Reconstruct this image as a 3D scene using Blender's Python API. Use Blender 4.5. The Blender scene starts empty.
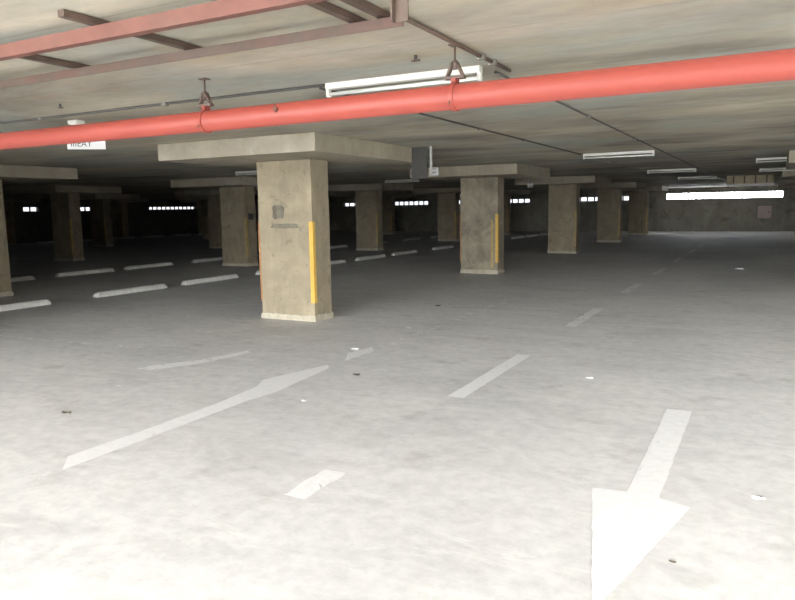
import bpy, bmesh, math, random
from mathutils import Vector, Matrix
random.seed(7)
C = bpy.context.scene.collection
R = math.radians

# ------------------------------------------------------------------ helpers
def newbm(): return bmesh.new()

def box(bm, x0, x1, y0, y1, z0, z1):
    vs = [bm.verts.new((x, y, z)) for x in (x0, x1) for y in (y0, y1) for z in (z0, z1)]
    f = [(0,1,3,2),(4,6,7,5),(0,4,5,1),(2,3,7,6),(0,2,6,4),(1,5,7,3)]
    for q in f: bm.faces.new([vs[i] for i in q])
    return vs

def tube(bm, a, b, r, seg=12, caps=True):
    a = Vector(a); b = Vector(b); d = (b-a).normalized()
    u = d.orthogonal().normalized(); v = d.cross(u)
    ra = []; rb = []
    for k in range(seg):
        t = 2*math.pi*k/seg
        o = u*math.cos(t)*r + v*math.sin(t)*r
        ra.append(bm.verts.new(a+o)); rb.append(bm.verts.new(b+o))
    for k in range(seg):
        f = bm.faces.new([ra[k], ra[(k+1)%seg], rb[(k+1)%seg], rb[k]]); f.smooth = True
    if caps:
        bm.faces.new(ra[::-1]); bm.faces.new(rb)

def prism(bm, pts, z0, z1):
    lo = [bm.verts.new((x, y, z0)) for x, y in pts]; hi = [bm.verts.new((x, y, z1)) for x, y in pts]
    bm.faces.new(lo[::-1]); bm.faces.new(hi); n = len(pts)
    for k in range(n): bm.faces.new([lo[k], lo[(k+1)%n], hi[(k+1)%n], hi[k]])

def obj(name, bm, mat, parent=None, bevel=0, loc=None):
    bmesh.ops.recalc_face_normals(bm, faces=bm.faces)
    if bevel:
        bmesh.ops.bevel(bm, geom=bm.edges[:], offset=bevel, segments=2, affect='EDGES', profile=.6)
    me = bpy.data.meshes.new(name); bm.to_mesh(me); bm.free()
    me.materials.append(mat)
    o = bpy.data.objects.new(name, me); C.objects.link(o)
    if parent: o.parent = parent
    if loc: o.location = loc
    return o

def tag(o, label, cat, group=None, kind=None):
    o['label'] = label; o['category'] = cat
    if group: o['group'] = group
    if kind: o['kind'] = kind
    return o

def thing(name, label, cat, loc=(0,0,0), group=None):
    o = bpy.data.objects.new(name, None); C.objects.link(o); o.location = loc
    o.empty_display_size = .2
    return tag(o, label, cat, group)

def struct(name, bm, m, parent=None, bevel=0):
    o = obj(name, bm, m, parent, bevel)
    if not parent: o['kind'] = 'structure'
    return o

def dup(root, loc, label, group=None):
    r = root.copy(); C.objects.link(r); r.location = loc
    r['label'] = label
    if group: r['group'] = group
    for ch in list(root.children):
        c = ch.copy(); C.objects.link(c); c.parent = r
        for g in ch.children:
            d = g.copy(); C.objects.link(d); d.parent = c
    return r

# ------------------------------------------------------------------ materials
def nt(name):
    m = bpy.data.materials.new(name); m.use_nodes = True
    n = m.node_tree; n.nodes.clear()
    out = n.nodes.new('ShaderNodeOutputMaterial'); b = n.nodes.new('ShaderNodeBsdfPrincipled')
    n.links.new(b.outputs[0], out.inputs[0])
    return m, n, b, out

def coords(n, scale=(1,1,1), rnd=False, rot=0):
    tc = n.nodes.new('ShaderNodeTexCoord'); mp = n.nodes.new('ShaderNodeMapping')
    mp.inputs['Scale'].default_value = scale; mp.inputs['Rotation'].default_value = (0,0,rot)
    n.links.new(tc.outputs['Object'], mp.inputs[0])
    if rnd:
        oi = n.nodes.new('ShaderNodeObjectInfo'); mu = n.nodes.new('ShaderNodeMath'); mu.operation = 'MULTIPLY'
        mu.inputs[1].default_value = 57; n.links.new(oi.outputs['Random'], mu.inputs[0])
        cb = n.nodes.new('ShaderNodeCombineXYZ')
        n.links.new(mu.outputs[0], cb.inputs[0]); n.links.new(mu.outputs[0], cb.inputs[1])
        n.links.new(cb.outputs[0], mp.inputs['Location'])
    return mp.outputs[0]

def noise(n, co, scale, detail=6, rough=.6, dist=0):
    t = n.nodes.new('ShaderNodeTexNoise'); t.inputs['Scale'].default_value = scale
    t.inputs['Detail'].default_value = detail; t.inputs['Roughness'].default_value = rough
    t.inputs['Distortion'].default_value = dist
    n.links.new(co, t.inputs['Vector']); return t.outputs['Fac']

def ramp(n, fac, stops):
    r = n.nodes.new('ShaderNodeValToRGB'); e = r.color_ramp.elements
    while len(e) > 1: e.remove(e[-1])
    e[0].position = stops[0][0]; e[0].color = tuple(stops[0][1])+(1,) if len(stops[0][1]) == 3 else stops[0][1]
    for p, c in stops[1:]:
        x = e.new(p); x.color = tuple(c)+(1,)
    n.links.new(fac, r.inputs[0]); return r.outputs[0]

def mix(n, a, b, fac, mode='MIX'):
    m = n.nodes.new('ShaderNodeMix'); m.data_type = 'RGBA'; m.blend_type = mode
    for s, v in ((m.inputs['Factor'], fac), (m.inputs['A'], a), (m.inputs['B'], b)):
        if isinstance(v, (int, float)): s.default_value = v
        elif isinstance(v, tuple): s.default_value = v+(1,)
        else: n.links.new(v, s)
    return m.outputs['Result']

def bump(n, b, h, strength, dist=.02):
    u = n.nodes.new('ShaderNodeBump'); u.inputs['Strength'].default_value = strength
    u.inputs['Distance'].default_value = dist
    n.links.new(h, u.inputs['Height']); n.links.new(u.outputs[0], b.inputs['Normal'])

def g(v): return (v, v, v)

def mat_floor():
    m, n, b, o = nt('floor_concrete')
    co = coords(n); big = noise(n, co, .35, 5, .55, .6)
    col = ramp(n, big, [(.25, (.63,.625,.625)), (.5, (.74,.735,.73)), (.75, (.80,.79,.775))])
    co2 = coords(n, (.8, 1.7, 1), rot=.25); st = noise(n, co2, 1.1, 9, .68, 1.2)
    col = mix(n, col, ramp(n, st, [(.30, g(.72)), (.5, g(1)), (.70, g(1.1))]), .5, 'MULTIPLY')
    fine = noise(n, co, 9, 9, .7); col = mix(n, col, ramp(n, fine, [(.3, g(.80)), (.6, g(1.06))]), .7, 'MULTIPLY')
    # pale scuffed patches left by trowel and tyre
    co3 = coords(n, (1, 3.4, 1), rot=-.35); pa = noise(n, co3, 1.3, 8, .72, .8)
    col = mix(n, col, (.84,.835,.82), ramp(n, pa, [(.56, g(0)), (.68, g(.7))]))
    # dark oily spots
    sp = noise(n, co, 2.2, 4, .6); col = mix(n, col, (.42,.41,.38), ramp(n, sp, [(.60, g(0)), (.78, g(.6))]))
    n.links.new(col, b.inputs['Base Color'])
    n.links.new(ramp(n, st, [(.3, g(.62)), (.7, g(.85))]), b.inputs['Roughness'])
    b.inputs['Specular IOR Level'].default_value = .3
    bump(n, b, fine, .25, .01); return m

def mat_ceiling():
    m, n, b, o = nt('ceiling_concrete')
    co = coords(n, (.42, 1.0, 1), rot=.03); st = noise(n, co, .95, 6, .55, .5)
    col = ramp(n, st, [(.30, (.165,.15,.122)), (.43, (.28,.252,.203)), (.55, (.40,.36,.285)), (.70, (.54,.49,.385))])
    blot = noise(n, coords(n, (.5, 1, 1)), .8, 6, .6, .5)
    col = mix(n, col, (.36,.375,.335), ramp(n, blot, [(.48, g(0)), (.60, g(.7))]))
    yel = noise(n, coords(n, (.6, 1.4, 1)), 1.3, 7, .65, .8)
    col = mix(n, col, (.42,.35,.22), ramp(n, yel, [(.50, g(0)), (.66, g(.5))]))
    # shuttering board joints running across the garage
    tc = n.nodes.new('ShaderNodeTexCoord'); sx = n.nodes.new('ShaderNodeSeparateXYZ')
    n.links.new(tc.outputs['Object'], sx.inputs[0])
    w = n.nodes.new('ShaderNodeMath'); w.operation = 'PINGPONG'; w.inputs[1].default_value = .61
    n.links.new(sx.outputs['Y'], w.inputs[0])
    jn = ramp(n, w.outputs[0], [(0, g(.62)), (.012, g(1))])
    col = mix(n, col, jn, .55, 'MULTIPLY')
    fine = noise(n, coords(n, (.4, 1, 1)), 14, 8, .7)
    col = mix(n, col, ramp(n, fine, [(.32, g(.80)), (.62, g(1.06))]), .6, 'MULTIPLY')
    n.links.new(col, b.inputs['Base Color']); b.inputs['Roughness'].default_value = .85
    bump(n, b, fine, .3, .01); return m

def mat_concrete(name, light, dark, rnd=True, stain=.5, spec=.2, sc=1.0):
    m, n, b, o = nt(name)
    co = coords(n, (sc, sc, sc), rnd)
    a = noise(n, co, 2.2, 7, .62, .7)
    col = ramp(n, a, [(.28, dark), (.52, tuple((x+y)/2 for x, y in zip(light, dark))), (.72, light)])
    p = noise(n, co, 3.1, 5, .55, 1.3)
    col = mix(n, col, tuple(x*.48 for x in dark), ramp(n, p, [(.60, g(0)), (.66, g(stain))]))
    q = noise(n, coords(n, (3*sc, 3*sc, .5*sc), rnd), 2.0, 6, .6)
    col = mix(n, col, ramp(n, q, [(.3, g(.82)), (.65, g(1.06))]), .6, 'MULTIPLY')
    f = noise(n, co, 26, 7, .7); col = mix(n, col, ramp(n, f, [(.3, g(.88)), (.65, g(1.06))]), .6, 'MULTIPLY')
    n.links.new(col, b.inputs['Base Color']); b.inputs['Roughness'].default_value = .85
    b.inputs['Specular IOR Level'].default_value = spec
    bump(n, b, f, .35, .01); return m

def mat_plain(name, col, rough=.6, metal=0, var=.12, sc=12, dirt=None, spec=.5):
    m, n, b, o = nt(name)
    f = noise(n, coords(n, (1,1,1), True), sc, 6, .65)
    c = ramp(n, f, [(.3, tuple(x*(1-var) for x in col)), (.7, tuple(min(1, x*(1+var)) for x in col))])
    if dirt:
        d = noise(n, coords(n, (1,1,1), True), sc*.35, 7, .7, .6)
        c = mix(n, c, dirt[0], ramp(n, d, [(dirt[1], g(0)), (dirt[1]+.12, g(dirt[2]))]))
    n.links.new(c, b.inputs['Base Color']); b.inputs['Roughness'].default_value = rough
    b.inputs['Metallic'].default_value = metal; b.inputs['Specular IOR Level'].default_value = spec
    return m

def mat_paint(name, col, lo, hi, sc=3.0, stretch=(1,1,1), soft=None):
    """road paint with worn through holes: noise decides where paint is left"""
    m, n, b, o = nt(name)
    f = noise(n, coords(n, stretch, True), sc, 9, .72, .6)
    a = ramp(n, f, [(lo, g(0)), (hi, g(1))])
    n.links.new(a, b.inputs['Alpha'])
    v = noise(n, coords(n, (1,1,1), True), 18, 6, .6)
    n.links.new(ramp(n, v, [(.3, tuple(x*.9 for x in col)), (.7, col)]), b.inputs['Base Color'])
    b.inputs['Roughness'].default_value = .7; return m

M = {}
def mat_glass(name, v):
    m, n, b, o = nt(name); t = n.nodes.new('ShaderNodeBsdfTransparent'); t.inputs[0].default_value = (v,v,v*1.02,1)
    mx = n.nodes.new('ShaderNodeMixShader'); f = noise(n, coords(n), 3, 4, .6)
    c = ramp(n, f, [(.3, g(.03)), (.7, g(.12))]); n.links.new(c, mx.inputs[0])
    b.inputs['Base Color'].default_value = (.3,.3,.29,1); b.inputs['Roughness'].default_value = .4
    n.links.new(t.outputs[0], mx.inputs[1]); n.links.new(b.outputs[0], mx.inputs[2]); n.links.new(mx.outputs[0], o.inputs[0]); return m
M['glass'] = mat_glass('dimming_glass', .17); M['clear'] = mat_glass('clearer_glass', .80)  # panes added to dim daylight in the slits, far less in the end window
M['floor'] = mat_floor()
M['ceiling'] = mat_ceiling()
M['col'] = mat_concrete('column_concrete', (.40,.335,.235), (.24,.205,.148), stain=.4)
M['colpatch'] = mat_concrete('stained_column_concrete', (.42,.37,.28), (.175,.155,.12), stain=.25, sc=.9)
M['panel'] = mat_concrete('drop_panel_concrete', (.42,.375,.30), (.31,.275,.215), stain=.15, sc=.8)
M['wall'] = mat_concrete('wall_concrete', (.42,.40,.34), (.25,.24,.205), stain=.4, rnd=False, sc=.45)
M['wall2'] = mat_concrete('shade_toned_wall_concrete', (.17,.165,.145), (.09,.088,.08), stain=.3, rnd=False, sc=.45)  # left wall: deep shade put into a darker base colour
M['mortar'] = mat_concrete('pale_mortar', (.55,.50,.40), (.40,.36,.28), stain=.1, sc=2)
M['scuff'] = mat_paint('dark_scuff', (.17,.15,.11), .25, .55, 4)
M['stop'] = mat_concrete('wheel_stop_concrete', (.80,.79,.76), (.62,.61,.58), stain=.1, sc=1.5)
M['yellow'] = mat_plain('yellow_guard_paint', (.62,.385,.075), .55, var=.12, dirt=((.34,.27,.14), .60, .6))
M['faded'] = mat_plain('faded_guard_paint', (.44,.31,.12), .65, var=.2, dirt=((.27,.235,.16), .50, .8))
M['orange'] = mat_plain('worn_orange_paint', (.42,.20,.08), .65, var=.2, dirt=((.28,.22,.15), .50, .8))
M['red'] = mat_plain('red_pipe_paint', (.29,.052,.036), .55, var=.06, sc=3, dirt=((.29,.085,.055), .62, .5))
M['pinkred'] = mat_plain('faded_red_oxide', (.155,.062,.046), .65, var=.16, sc=6, dirt=((.11,.065,.05), .52, .6))
M['rust'] = mat_plain('brown_primed_steel', (.085,.055,.040), .65, var=.25, sc=8, dirt=((.11,.07,.055), .50, .7))
M['brown'] = mat_plain('brown_grey_steel', (.095,.066,.052), .65, var=.2, sc=5, dirt=((.13,.062,.05), .50, .7))
M['darkline'] = mat_plain('dark_conduit', (.055,.05,.045), .6, var=.2)
M['greyline'] = mat_plain('grey_conduit', (.17,.155,.13), .6, var=.2)
M['white'] = mat_plain('white_enamel', (.72,.71,.66), .4, var=.05)
M['tube'] = mat_plain('milky_glass_tube', (.86,.87,.85), .2, var=.02)
M['capm'] = mat_plain('grey_lamp_cap', (.35,.34,.31), .5)
M['signw'] = mat_plain('white_sign_face', (.80,.80,.80), .5, var=.04)
M['plate'] = mat_plain('grey_white_plate', (.34,.34,.33), .6)
M['ink'] = mat_plain('black_lettering', (.03,.03,.03), .6)
M['signd'] = mat_plain('dark_grey_sheet', (.06,.058,.055), .9, var=.12)
M['timber'] = mat_plain('tan_slats', (.42,.36,.24), .7, var=.2, sc=4)
M['pinkbox'] = mat_plain('pinkish_enamel', (.64,.51,.50), .6, var=.1)
M['bars'] = mat_plain('grey_window_bars', (.34,.34,.34), .6)
M['paint'] = mat_paint('white_road_paint', (.97,.97,.97), .33, .34, 5)
M['worn'] = mat_paint('worn_road_paint', (.96,.96,.96), .40, .41, 7.0)
M['faint'] = mat_paint('faint_road_paint', (.92,.92,.92), .54, .55, 9, (1,.6,1))
M['paper'] = mat_plain('white_paper', (.85,.85,.84), .8)
M['leaf'] = mat_plain('dry_leaf', (.10,.085,.06), .8)

# ------------------------------------------------------------------ setting
ZC = 2.54; ZP = 2.314
X0, X1, Y0, Y1 = -38.0, 9.2, -34.0, 44.5
VX = 7.2     # start of the unseen slab opening added on the right to light the floor
YE = -6.5      # edge of the slab: behind it lies an open yard
HW = 2.0      # height of the unseen wall added to block low sky rays
bm = newbm(); box(bm, X0-.3, X1+.3, Y0-.3, Y1+.3, -.3, 0); struct('floor', bm, M['floor'])
bm = newbm(); prism(bm, [(X0-.3, YE), (VX, YE), (VX, 6.6), (X1+.3, 6.6), (X1+.3, Y1+.3), (X0-.3, Y1+.3)], ZC, ZC+.3); struct('ceiling', bm, M['ceiling'])

def slit_wall(name, along, pos, thick, a0, a1, openings, mat):
    """a wall with long narrow openings: one mesh of solid pieces round the holes"""
    b = newbm()
    def put(u0, u1, z0, z1):
        if along == 'x': box(b, u0, u1, pos, pos+thick, z0, z1)
        else: box(b, pos-thick, pos, u0, u1, z0, z1)
    u = a0
    for (s, e, z0, z1) in openings:
        put(u, s, 0, ZC); put(s, e, 0, z0); put(s, e, z1, ZC); u = e
    put(u, a1, 0, ZC)
    return struct(name, b, mat)

end_open = [(-34.6,-33.9,1.86,2.10), (-28.2,-25.9,1.84,2.10), (-23.95,-21.2,1.84,2.12), (-20.0,-13.87,1.85,2.12), (-11.9,-7.15,1.86,2.14), (-5.5,.6,1.88,2.24)]
side_open = [(25.6,26.6,1.80,2.07), (28.9,30.3,1.79,2.05), (31.87,32.15,1.84,2.0), (34.9,39.4,1.82,2.03)]
slit_wall('wall_end', 'x', Y1, .3, X0-.3, X1+.3, end_open, M['wall'])
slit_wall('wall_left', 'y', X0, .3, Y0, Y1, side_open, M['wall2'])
bm = newbm(); box(bm, X1, X1+.3, Y0, Y1, 0, ZC); struct('wall_right', bm, M['wall'])
bm = newbm(); box(bm, X0-.3, X1+.3, Y0-.3, Y0, 0, HW)
struct('wall_sky_baffle', bm, M['wall'])  # unseen wall across the yard, added to cut low sky light
bm = newbm(); prism(bm, [(X0, 3.5), (-9.45, 3.5), (-9.45, YE), (-9.2, YE), (-9.2, 3.75), (X0, 3.75)], 0, ZC); box(bm, 5.0, X1, YE-.25, YE, 0, ZC); struct('wall_light_baffle', bm, M['wall'])  # unseen walls added to cut daylight on the left bays and right side

k = 0
for along, pos, ops in (('x', Y1, end_open), ('y', X0, side_open)):
    for (s, e, z0, z1) in ops:
        k += 1; b = newbm(); n = max(1, round((e-s)/.42)); w = (e-s)/n
        for i in range(n+1):
            c = s+i*w; h = .022 if s == -5.5 else .04
            if along == 'x': box(b, max(s, c-h), min(e, c+h), pos+.12, pos+.16, z0, z1)
            else: box(b, pos-.16, pos-.12, max(s, c-h), min(e, c+h), z0, z1)
        if along == 'x': box(b, s, e, pos+.11, pos+.17, z0, z0+.02); box(b, s, e, pos+.11, pos+.17, z1-.02, z1)
        else: box(b, pos-.17, pos-.11, s, e, z0, z0+.02); box(b, pos-.17, pos-.11, s, e, z1-.02, z1)
        wn = struct('window_%d' % k, b, M['bars']); b = newbm()
        if along == 'x': box(b, s, e, pos+.18, pos+.186, z0, z1)
        else: box(b, pos-.186, pos-.18, s, e, z0, z1)
        obj('pane', b, M['clear'] if s == -5.5 else M['glass'], wn)

# ------------------------------------------------------------------ columns
CX, CY, SX, SY = -6.22, 8.44, 7.697, 7.692
W, D = .958, .443
def make_column(label, cmat, guards, loc, group, mortar=True):
    t = thing('concrete_column', label, 'column', loc, group)
    b = newbm(); box(b, -W/2, W/2, -D/2, D/2, 0, ZP); obj('shaft', b, cmat, t, .008)
    b = newbm(); box(b, -1.32, 1.31, -1.30, 1.31, ZP, ZC-.001); obj('drop_panel', b, M['panel'], t, .008)
    if mortar:
        b = newbm(); n = 14; e = .012
        # uneven skirt of mortar round the foot
        ring = []
        per = [(-W/2-e, -D/2-e), (W/2+e, -D/2-e), (W/2+e, D/2+e), (-W/2-e, D/2+e)]
        for s in range(4):
            a = per[s]; c = per[(s+1)%4]
            for q in range(n): ring.append((a[0]+(c[0]-a[0])*q/n, a[1]+(c[1]-a[1])*q/n))
        lo = [b.verts.new((x*1.01, y*1.02, 0)) for x, y in ring]
        hi = [b.verts.new((x, y, .085+random.uniform(-.012, .014))) for x, y in ring]
        inn = [b.verts.new((x*.97, y*.94, v.co.z+.002)) for (x, y), v in zip(ring, hi)]
        N = len(ring)
        for q in range(N):
            b.faces.new([lo[q], lo[(q+1)%N], hi[(q+1)%N], hi[q]]); b.faces.new([hi[q], hi[(q+1)%N], inn[(q+1)%N], inn[q]])
        obj('mortar_skirt', b, M['mortar'], t)
    for sx, sy, mk in guards:
        b = newbm(); px = sx*W/2; py = sy*D/2; th = .010; fl = .055 if mk != 'orange' else .012
        z0, z1 = .27, 1.44
        b1 = [px+sx*th, px-sx*fl]; b2 = [py+sy*th, py]
        box(b, min(b1), max(b1), min(b2), max(b2), z0, z1)
        b1 = [px+sx*th, px]; b2 = [py+sy*.0, py-sy*fl]
        box(b, min(b1), max(b1), min(b2), max(b2), z0, z1)
        o = obj('corner_guard', b, M[mk], t)
        o['label'] = 'bright yellow corner guard' if mk == 'yellow' else 'faded orange corner guard'
    return t

GA = [(1,-1,'yellow'), (-1,-1,'orange')]
GF = [(1,-1,'faded')]
gA = 'columns along the driving lane'
gB = 'columns between the parking rows'
a_labels = ['large nearest concrete column with a yellow corner strip and two dark scuffs',
 'second column along the lane, blotchy with repaired grey patches and yellow strip',
 'third column along the lane, plain face and pale mortar foot',
 'fourth column along the lane, smooth grey, fourth from the nearest',
 'farthest column of the lane row, dim, just left of the end wall']
rowA = []
for j in range(5):
    rowA.append(make_column(a_labels[j], M['colpatch'] if j == 1 else M['col'], GA if j < 2 else GF, (CX, CY+j*SY, 0), gA))
# scuffs on the nearest column
def scuff(x0, x1, z0, z1, lab):
    b = newbm(); y = -D/2-.003; n = 16; c = ((x0+x1)/2, (z0+z1)/2); vs = []
    for q in range(n):
        t = 2*math.pi*(q+.5)/n; k = .5/max(abs(math.cos(t)), abs(math.sin(t)))*random.uniform(.86, 1.06)
        vs.append(b.verts.new((c[0]+(x1-x0)*k*math.cos(t), y, c[1]+(z1-z0)*k*math.sin(t))))
    b.faces.new(vs); s = obj('scuff_mark', b, M['scuff'], rowA[0]); s['label'] = lab
scuff(-.22, 0.0, 1.48, 1.68, 'dark square scuff')
scuff(-.25, .24, 1.345, 1.415, 'dark horizontal smear')
b = newbm(); box(b, W/2-.17, W/2-.12, -D/2-.004, -D/2-.0005, .15, 1.30); o = obj('guard_remnant', b, M['faded'], rowA[1]); o['label'] = 'faded strip left of the yellow guard'
# second row of columns and those behind, copied
others = {
 (1,0): 'column cut off by the left edge of the photo, under a wide drop panel',
 (1,1): 'column just behind the left side of the nearest column, with wheel stops beside it',
 (1,2): 'dim column seen between the nearest and the second lane column, directly left of a slit window',
 (1,3): 'dim column almost touching the left side of the blotchy second lane column',
 (1,4): 'dark narrow column showing just right of the blotchy second lane column',
 (2,1): 'dim column right of the left-edge column, its right half olive tinted',
 (2,2): 'very dark column just left of the one behind the nearest column',
 (2,3): 'unlit column in the gap just right of the nearest column, mostly hidden',
 (2,4): 'thin olive edge of a column left of the bright slit window in the middle distance',
 (3,2): 'dark narrow column standing right of the olive tinted one',
 (3,3): 'unlit far column partly hidden left of the column behind the nearest one',
 (4,2): 'dark column showing directly right of the left-edge column, by the left wall',
 (4,3): 'faint column close to the left wall, right of the dark narrow column',
 (4,4): 'column in the far left corner of the hall near the long slit window'}
base = None
for (kx, j), lab in others.items():
    loc = (CX-kx*SX, CY+j*SY, 0)
    if base is None: base = make_column(lab, M['col'], GF, loc, gB)
    else: dup(base, loc, lab, gB)
rl = ['first', 'second', 'third', 'fourth', 'fifth']
for j in range(1, 5):
    dup(base, (CX+SX+.10, CY+j*SY, 0), 'column beyond the right edge of the photo, %s from the camera, only its drop panel in view' % rl[j-1], 'columns right of the lane')

# ------------------------------------------------------------------ wheel stops
def stop_mesh():
    b = newbm(); L = .875; prof = [(-.075,0), (.075,0), (.07,.06), (.045,.10), (-.045,.10), (-.07,.06)]
    ends = [(-L, 1.0), (-L+.05, 1.0), (L-.05, 1.0), (L, 1.0)]
    rings = []
    for (y, s), dz in zip(ends, (.62, 1, 1, .62)):
        rings.append([b.verts.new((x, y, z*dz)) for x, z in prof])
    for a, c in zip(rings, rings[1:]):
        for q in range(6): b.faces.new([a[q], a[(q+1)%6], c[(q+1)%6], c[q]])
    b.faces.new(rings[0][::-1]); b.faces.new(rings[-1])
    return b
def bolt_bm():      # round head of a fixing bolt
    b = newbm(); tube(b, (0, 0, 0), (0, 0, .018), .018, 8); return b
proto = None
def ordinal(i): return ['first','second','third','fourth','fifth','sixth','seventh','eighth','ninth','tenth','eleventh','twelfth','thirteenth','fourteenth'][i]
def stops(x, ys, rowname, group):
    global proto
    for i, y in enumerate(ys):
        lab = 'pale concrete wheel stop, %s from left in the %s' % (ordinal(i), rowname)
        if proto is None:
            proto = thing('wheel_stop', lab, 'wheel stop', (x, y, 0), group)
            obj('block', stop_mesh(), M['stop'], proto, .006); [obj('fixing_bolt', bolt_bm(), M['darkline'], proto, loc=(0, q, .09)) for q in (-.55, .55)]
        else: r = dup(proto, (x, y, 0), lab, group)
stops(-11.42, [7.15, 9.9, 12.2, 14.75, 17.1, 19.6, 22.0, 25.3, 34.6, 37.1, 39.7], 'nearer row of stops', 'wheel stops of the nearer row')
stops(-16.2, [10.15, 12.55, 14.75, 17.4, 20.0, 24.8, 28.4, 32.0, 35.3], 'second row, behind the nearer stops', 'wheel stops of the second row')
stops(-36.4, [26.0, 28.6, 31.2, 33.6, 36.2, 38.8], 'farthest row by the left wall', 'wheel stops along the left wall')

# ------------------------------------------------------------------ floor markings
def patch(name, pts, mat, label, cat='floor marking', group=None):
    jit = {'paint': .004, 'worn': .012, 'faint': .02}[mat]; out = []
    for (x0, y0), (x1, y1) in zip(pts, pts[1:]+pts[:1]):      # chipped edges
        L = math.hypot(x1-x0, y1-y0); n = max(1, int(L/.05))
        nx, ny = -(y1-y0)/max(L, 1e-6), (x1-x0)/max(L, 1e-6)
        for q in range(n):
            d = random.uniform(-jit, jit) if q else 0
            out.append((x0+(x1-x0)*q/n+nx*d, y0+(y1-y0)*q/n+ny*d))
    cx = sum(p[0] for p in out)/len(out); cy = sum(p[1] for p in out)/len(out)
    b = newbm(); f = b.faces.new([b.verts.new((x-cx, y-cy, .002)) for x, y in out]); bmesh.ops.triangulate(b, faces=[f]); return tag(obj(name, b, M[mat], loc=(cx, cy, 0)), label, cat, group)
def strip(x, w, y0, y1): return [(x-w/2, y0), (x+w/2, y0), (x+w/2, y1), (x-w/2, y1)]
patch('direction_arrow', [(-.55,2.62), (-.30,3.83), (-.465,3.885), (-.465,5.70), (-.645,5.69), (-.64,3.90), (-.825,3.87)][::1],
      'paint', 'big white painted arrow at the bottom right, pointing towards the camera')
dl = 'lane dashes'
dash = [(3.02,3.45,'worn','short worn white dash nearest the camera, left of the arrow'),
 (5.32,7.2,'paint','bright white dash between the arrow and the blotchy column, nearest long one'),
 (9.17,11.0,'worn','white lane dash, second long one from the camera'),
 (13.1,14.85,'worn','white lane dash, third long one from the camera'),
 (16.85,18.7,'worn','white lane dash, fourth long one from the camera'),
 (20.8,22.6,'worn','small white lane dash, fifth long one from the camera'),
 (24.7,26.5,'worn','tiny far lane dash, sixth long one from the camera'),
 (28.5,30.3,'worn','tiny faint lane dash, seventh and farthest')]
for y0, y1, mt, lab in dash: patch('lane_dash', strip(-2.295, .15, y0, y1), mt, lab, group=dl)
patch('edge_line', [(-3.87,2.72),(-3.86,3.3),(-3.855,4.51),(-3.81,4.81),(-3.90,5.80),(-4.0,5.92),(-4.21,5.13),(-4.10,4.9),(-4.04,4.3),(-4.035,3.5),(-4.06,2.9)], 'paint', 'long white painted line running towards the nearest column from lower left')
patch('edge_line', [(-3.99,1.6),(-3.87,1.7),(-3.87,2.72),(-4.03,2.7)], 'faint', 'rubbed out lower end of the long white line at the left')
patch('edge_line', [(-4.12,6.5),(-3.93,6.15),(-3.90,6.7),(-4.05,6.95)], 'worn', 'short worn piece of line right of the foot of the nearest column')
patch('edge_line', strip(-3.93,.14,7.0,11.5), 'faint', 'faint rubbed out line leading past the nearest column to the blotchy one')
patch('bay_line', [(-5.76,4.98),(-5.56,4.96),(-5.30,5.38),(-5.15,6.08),(-5.27,6.18),(-5.42,5.54),(-5.66,5.2)], 'worn', 'thin ragged whitish streak left of the long white line')
for i, (y, lab) in enumerate([(5.75,'faint bay line on the floor in the left foreground'),(7.9,'faint bay line ending at the foot of the nearest column')]):
    patch('bay_line', [(-10.5,y-.3),(-6.4,y),(-6.4,y+.07),(-10.5,y-.21)], 'faint', lab)

# ------------------------------------------------------------------ litter
def scrap(x, y, s, mat, name, label, cat):
    b = newbm(); rings = []
    n = 9; c = b.verts.new((0, 0, s*.35)); ring = []
    for q in range(n):
        t = 2*math.pi*q/n; r = s*random.uniform(.55, 1.1)
        ring.append(b.verts.new((r*math.cos(t)*1.5, r*math.sin(t)*.8, random.uniform(.0, s*.35))))
    low = [b.verts.new((v.co.x*.9, v.co.y*.9, 0)) for v in ring]
    for q in range(n):
        b.faces.new([c, ring[q], ring[(q+1)%n]]); b.faces.new([ring[q], low[q], low[(q+1)%n], ring[(q+1)%n]])
    b.faces.new(low[::-1])
    tag(obj(name, b, M[mat], loc=(x, y, .001)), label, cat, 'litter on the floor')
L = [(66,413,.022,'leaf','dry_leaf','dark curled leaf on the floor in the left foreground','leaf'),
 (354,349,.03,'paper','paper_scrap','white scrap right of the foot of the nearest column','paper'),
 (357,375,.022,'leaf','dry_leaf','dark speck of leaf below the end of the long white line','leaf'),
 (590,378,.02,'paper','paper_scrap','small white scrap between the lane dash and the arrow','paper'),
 (122,346,.016,'paper','paper_scrap','tiny white scrap in the left middle ground, farther one','paper'),
 (119,386,.014,'paper','paper_scrap','tiny white scrap in the left foreground, nearer one','paper'),
 (304,401,.016,'paper','paper_scrap','tiny pale scrap below the long white line','paper'),
 (757,498,.018,'paper','paper_scrap','small white scrap on the floor right of the arrow','paper'),
 (759,497,.010,'leaf','dry_leaf','dark crumb touching the scrap right of the arrow','leaf'),
 (438,306,.03,'leaf','dry_leaf','reddish dark crumb on the floor before the blotchy column','leaf'),
 (409,328,.02,'paper','paper_scrap','pale crumb right of the nearest column','paper'),
 (740,269,.05,'paper','paper_scrap','pale scrap far down the lane at the right','paper'),
 (673,562,.008,'leaf','dry_leaf','dark crumb on the floor right of the arrow head','leaf')]
FW = Vector((-.4669305,.87471573,-.12980098)); RT = Vector((.8830883,.46890569,-.01680788)); UP = Vector((-.0461623,.12247384,.9913976)); F = 696.05
def ground(px, py):      # survey of where small litter lies on the floor
    d = FW+(px-397.5)/F*RT-(py-300)/F*UP; t = -1.6/d.z
    return d.x*t, d.y*t
for px, py, s, mt, nm, lab, cat in L:
    x, y = ground(px, py); scrap(x, y, s*1.5, mt, nm, lab, cat)

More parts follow.
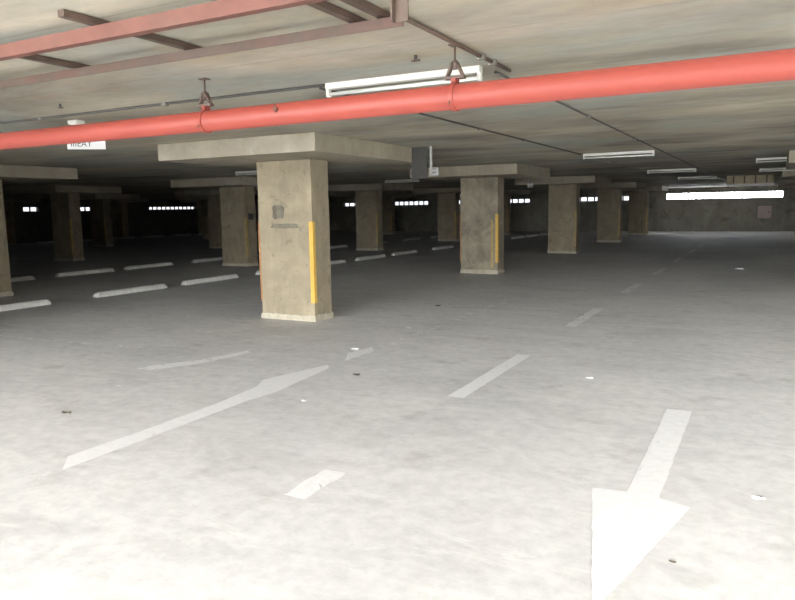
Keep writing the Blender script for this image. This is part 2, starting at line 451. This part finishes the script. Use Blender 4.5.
# ------------------------------------------------------------------ red fire pipe
PY, PZ, PR = 3.87, 2.243, .072
t = thing('fire_pipe', 'thick bright red fire pipe running across the whole ceiling', 'pipe', (0, PY, PZ))
b = newbm(); tube(b, (-16, 0, 0), (5, 0, 0), PR, 32); obj('pipe_run', b, M['red'], t)
for x in (-12.9, -7.0, 1.6):
    b = newbm(); tube(b, (x-.05, 0, 0), (x+.05, 0, 0), PR+.014, 32); obj('coupling', b, M['red'], t)
b = newbm(); tube(b, (-2.91, -PR+.01, .02), (-2.91, -PR-.02, .025), .016, 10); tube(b, (-2.91, -PR-.01, .0), (-2.91, -PR-.016, .055), .006, 8)
o = obj('outlet_plug', b, M['pinkred'], t); o['label'] = 'small outlet plug on the face of the pipe'
def hanger(x, label):
    t = thing('pipe_hanger', label, 'pipe hanger', (x, PY, 0), 'hangers of the red pipe')
    b = newbm(); tube(b, (0, 0, 2.405), (0, 0, ZC), .0065, 10); box(b, -.03, .03, -.03, .03, ZC-.008, ZC-.0005); obj('rod', b, M['rust'], t)
    # triangular stirrup
    b = newbm()
    for s in (-1, 1):
        for a, c in (((s*.012, 0, 2.44), (s*.05, 0, 2.36)),):
            for q in (-.012, .012): tube(b, (a[0], q, a[2]), (c[0], q, c[2]), .008, 8)
    box(b, -.06, .06, -.02, .02, 2.345, 2.362); tube(b, (0,0,2.40), (0,0,2.45), .016, 6); obj('stirrup', b, M['brown'], t)
    b = newbm(); n = 28; ro = PR+.009; ri = PR+.002; w = .014
    rings = [[b.verts.new((sx*w, r*math.cos(2*math.pi*q/n), PZ+r*math.sin(2*math.pi*q/n))) for q in range(n)] for sx, r in ((-1,ri),(-1,ro),(1,ro),(1,ri))]
    for a, c in zip(rings, rings[1:]+rings[:1]):
        for q in range(n): b.faces.new([a[q], a[(q+1)%n], c[(q+1)%n], c[q]])
    box(b, -.014, .014, -.03, .03, PZ+PR+.004, 2.346)
    o = obj('clamp_ring', b, M['red'], t)
    b = newbm(); tube(b, (-.005, -PR-.012, PZ-.05), (.0, -PR*.35, PZ+PR+.02), .004, 6); obj('tie_wire', b, M['rust'], t)
    return t
hanger(-1.66, 'rusty stirrup hanger holding the red pipe in front of the near strip light')
hanger(-3.59, 'rusty triangular stirrup hanger left of the near strip light')

# ------------------------------------------------------------------ steel frame under the ceiling
t = thing('steel_frame', 'faded red steel frame of two long beams and crossbars under the ceiling', 'frame', (0, 0, 0))
b = newbm()
y = 2.42; z0, z1 = 2.43, 2.497
box(b, -8, -1.1, y-.018, y-.012, z0, z1); box(b, -8, -1.1, y-.012, y+.03, z0, z0+.006); box(b, -8, -1.1, y-.012, y+.03, z1-.006, z1)
o = obj('channel_beam', b, M['pinkred'], t); o['label'] = 'pinkish red channel beam'
b = newbm(); y = 3.01
box(b, -8, -1.55, y-.005, y, 2.445, 2.495); box(b, -8, -1.55, y, y+.05, 2.49, 2.496)
o = obj('angle_beam', b, M['brown'], t); o['label'] = 'brown grey angle beam'
for x, y0 in ((-3.88, 2.0), (-2.93, 2.24), (-1.84, 2.0), (-1.68, 2.0)):
    b = newbm(); box(b, x-.022, x+.022, y0, 3.15, 2.505, 2.537); obj('crossbar', b, M['rust'], t, .002)
b = newbm(); box(b, -1.275, -1.215, 2.395, 2.401, 2.29, 2.52); box(b, -1.275, -1.268, 2.37, 2.397, 2.29, 2.52); o = obj('drop_plate', b, M['rust'], t)
o['label'] = 'short upright plate at the end of the frame'

# ------------------------------------------------------------------ conduits
def conduit(a, c, r, mat, label, clips=()):
    t = thing('conduit', label, 'conduit', (0,0,0)); b = newbm(); tube(b, a, c, r, 10); obj('conduit_tube', b, M[mat], t)
    d = Vector(c)-Vector(a)
    for q in clips:
        p = Vector(a)+d*q; b = newbm(); box(b, p.x-.022, p.x+.022, p.y-.022, p.y+.022, ZC-2*r-.008, ZC-.0005)
        obj('clip', b, M['greyline'], t)
conduit((-1.62, 3.05, ZC-.016), (-1.62, 4.72, ZC-.016), .013, 'rust', 'rusty brown rod from the end of the steel frame past the pipe hanger', (.68, .80))
conduit((-1.73, 4.74, ZC-.011), (-1.73, 33, ZC-.011), .009, 'darkline', 'thin dark conduit along the ceiling ending at the right ends of the strip lights', (.1,.2,.3,.5))
conduit((-3.10, 4.6, ZC-.011), (-3.10, 13.0, ZC-.011), .009, 'darkline', 'thin dark conduit along the ceiling ending at the left end of the second strip light', (.2,.4,.6))
conduit((-3.10, 13.2, ZC-.011), (-3.05, 33, ZC-.011), .008, 'greyline', 'thin grey conduit along the ceiling linking the left ends of the far strip lights', (.2,.4,.6))
conduit((-14, 4.50, ZC-.013), (-2.98, 4.50, ZC-.013), .011, 'darkline', 'thin dark conduit crossing the ceiling into the left end of the near strip light', (.2,.4,.55,.7,.85))

# ------------------------------------------------------------------ strip lights
lp = None
def make_light(label, loc, group):
    t = thing('strip_light', label, 'ceiling light', loc, group)
    b = newbm(); box(b, -.615, .615, -.03, .03, -.045, 0); obj('batten', b, M['white'], t, .004)
    b = newbm(); tube(b, (-.595, 0, -.078), (.595, 0, -.078), .0135, 14); obj('fluorescent_tube', b, M['tube'], t)
    for s in (-1, 1):
        b = newbm(); box(b, min(s*.59, s*.617), max(s*.59, s*.617), -.018, .018, -.098, -.042); obj('lamp_holder', b, M['white'], t, .003)
    return t
lg = 'strip lights on the ceiling'
lp = make_light('white unlit strip light nearest the camera, behind the red pipe', (-2.365, 4.52, ZC-.001), lg)
for x, y, lab in [(-2.45, 13.05, 'unlit strip light above the third lane column, second down the lane'),
                  (-2.40, 20.3, 'unlit strip light, third down the lane from the camera'),
                  (-2.30, 26.6, 'small unlit strip light, farthest down the lane'),
                  (-10.6, 13.0, 'unlit strip light showing left of the head of the nearest column'),
                  (-10.6, 20.3, 'dim unlit strip light seen under the near drop panels, left of the blotchy column'),
                  (.30, 16.9, 'thin strip light near the right edge beside the drop panels'),
                  (.30, 22.0, 'small strip light at the right above the tan slatted box')]:
    dup(lp, (x, y, ZC-.001), lab, lg)

# ------------------------------------------------------------------ hanging signs
def letters(parent, txt, size, loc, rot, mat='ink', name='lettering'):
    cu = bpy.data.curves.new('lettering', 'FONT'); cu.body = txt; cu.size = size; cu.align_x = 'CENTER'; cu.align_y = 'CENTER'; cu.extrude = .001
    to = bpy.data.objects.new('tmp', cu); C.objects.link(to)
    bpy.context.view_layer.update()
    me = bpy.data.meshes.new_from_object(to.evaluated_get(bpy.context.evaluated_depsgraph_get()))
    bpy.data.objects.remove(to)
    me.materials.clear(); me.materials.append(M[mat])
    o = bpy.data.objects.new(name, me); C.objects.link(o); o.parent = parent; o.location = loc; o.rotation_euler = rot
    return o
t = thing('hanging_sign', 'small white sign with black lettering hanging behind the red pipe at left', 'sign', (-6.42, 5.1, 0)); t.rotation_euler = (0, 0, R(38))
b = newbm(); box(b, -.19, .19, -.006, .006, 2.28, 2.43); obj('board', b, M['signw'], t, .002)
letters(t, 'IIIEAY', .085, (-.05, -.008, 2.335), (R(90), 0, 0))
for s in (-.15, .15):
    b = newbm(); tube(b, (s, 0, 2.43), (s, 0, ZC), .003, 6); obj('hanging_wire', b, M['darkline'], t)

def bay_sign(y, label, big):
    t = thing('bay_sign', label, 'sign', (-4.58, y, 0))
    b = newbm(); box(b, -.075, .075, -.02, .02, 2.10, 2.22); obj('board', b, M['plate'], t, .004)
    for z in (2.145, 2.20):
        b = newbm(); box(b, -.03, .035, -.0215, -.02, z-.006, z+.006); obj('lettering', b, M['ink'], t)
    b = newbm(); box(b, -.07, -.035, -.01, .01, 2.22, ZC-.001); obj('hanging_strap', b, M['plate'], t)
    return t
s1 = bay_sign(9.85, 'pale grey plate with dark marks on a strap beside the first drop panel', True)
s2 = dup(s1, (-5.45, 17.54, -.02), 'tiny white plate hanging before the third lane column'); 
t = thing('dark_board', 'dark grey upright board hanging at the far corner of the first drop panel', 'board', (-4.84, 9.86, 0))
b = newbm(); box(b, -.135, .135, -.01, .01, 2.06, ZC-.001); obj('panel', b, M['signd'], t, .003)
b = newbm(); box(b, -.150, -.136, -.014, .014, 2.28, ZC-.001); o = obj('edge_strip', b, M['panel'], t); o['label'] = 'pale edge strip'

# ------------------------------------------------------------------ far end fittings
t = thing('slatted_box', 'tan slatted box hanging under the ceiling above the bright end window', 'duct', (-.66, 27.0, 0))
b = newbm(); box(b, -.72, .72, 0, 2.0, 2.26, ZC-.001); obj('casing', b, M['timber'], t, .01)
for i in range(9):
    b = newbm(); x = -.68+i*.17; box(b, x-.02, x+.02, -.02, 0, 2.27, ZC-.01); obj('slat', b, M['brown'] if i % 2 else M['timber'], t)
b = newbm(); box(b, -.70, .74, -.03, 2.0, 2.225, 2.26); o = obj('lower_rim', b, M['white'], t, .004); o['label'] = 'whitish lower rim'
t = thing('wall_box', 'pinkish square box mounted on the end wall below the bright window', 'wall box', (-.28, Y1-.001, 1.08))
b = newbm(); box(b, -.34, .34, -.16, 0, -.34, .34); obj('casing', b, M['pinkbox'], t, .01)
b = newbm(); box(b, -.28, .28, -.175, -.16, -.28, .28); d = obj('lid', b, M['pinkbox'], t, .004)
b = newbm(); box(b, .2, .23, -.19, -.175, -.05, .05); obj('latch', b, M['darkline'], d)
t = thing('junction_box', 'small white junction box on the ceiling above the hanging sign', 'junction box', (-6.2, 4.85, ZC-.001))
b = newbm(); box(b, -.10, .03, -.05, .05, -.035, 0); obj('casing', b, M['white'], t, .004)
b = newbm(); box(b, -.09, .02, -.04, .04, -.041, -.035); obj('cover', b, M['white'], t)
for i, (x, y, lab) in enumerate([(-5.42, 4.07, 'small dark anchor stub in the ceiling at the far left'),
                 (-1.98, 4.0, 'small bent anchor stub in the ceiling left of the rusty rod')]):
    t = thing('ceiling_anchor', lab, 'anchor', (x, y, ZC-.001))
    b = newbm(); tube(b, (0,0,-.03), (0,0,0), .01, 8); obj('stud', b, M['darkline'], t)
    b = newbm(); box(b, -.025, .025, -.012, .012, -.036, -.028); obj('washer', b, M['rust'], t)
t = thing('switch_box', 'small dark box on the side of the column behind the nearest one', 'switch box', (CX-SX+W/2+.001, CY+SY-.03, 1.45))
b = newbm(); box(b, 0, .05, -.09, .09, -.09, .09); obj('casing', b, M['darkline'], t, .006)
b = newbm(); box(b, .05, .056, -.07, .07, -.07, .07); obj('cover', b, M['signd'], t)

# ------------------------------------------------------------------ daylight
SKY = 53.0
w = bpy.data.worlds.new('World'); bpy.context.scene.world = w; w.use_nodes = True
n = w.node_tree; bg = n.nodes['Background']
# overcast sky, hazy and brightest low down
tc = n.nodes.new('ShaderNodeTexCoord'); sp = n.nodes.new('ShaderNodeSeparateXYZ'); n.links.new(tc.outputs['Generated'], sp.inputs[0])
ma = n.nodes.new('ShaderNodeMath'); ma.operation = 'MULTIPLY_ADD'; ma.inputs[1].default_value = -.5; ma.inputs[2].default_value = 1.0; ma.use_clamp = True
n.links.new(sp.outputs['Z'], ma.inputs[0])
ml = n.nodes.new('ShaderNodeMath'); ml.operation = 'MULTIPLY'; ml.inputs[1].default_value = SKY; n.links.new(ma.outputs[0], ml.inputs[0])
n.links.new(ml.outputs[0], bg.inputs[1]); bg.inputs[0].default_value = (.93, .965, 1, 1)
def portal(name, loc, rot, sx, sy):
    l = bpy.data.lights.new(name, 'AREA'); l.shape = 'RECTANGLE'; l.size = sx; l.size_y = sy; l.cycles.is_portal = True
    o = bpy.data.objects.new(name, l); C.objects.link(o); o.location = loc; o.rotation_euler = rot; return o
portal('daylight_portal', ((X1-8)/2, YE-.3, ZC/2), (R(90), 0, 0), X1+8, ZC)
portal('added_void_portal', ((VX+X1)/2, (YE+6.6)/2, ZC+.1), (0, 0, 0), X1-VX, 6.6-YE)  # guides sampling through the added slab opening

# ------------------------------------------------------------------ camera
cd = bpy.data.cameras.new('camera'); cam = bpy.data.objects.new('camera', cd); C.objects.link(cam)
cd.sensor_width = 36; cd.lens = F/795*36; cd.clip_end = 300
m = Matrix((RT, UP, -FW)).transposed().to_4x4(); m.translation = Vector((0, 0, 1.6)); cam.matrix_world = m
sc = bpy.context.scene; sc.camera = cam
sc.view_settings.view_transform = 'Standard'; sc.view_settings.look = 'None'; sc.view_settings.gamma = 1
sc.view_settings.exposure = 0
sc.view_settings.use_curve_mapping = False
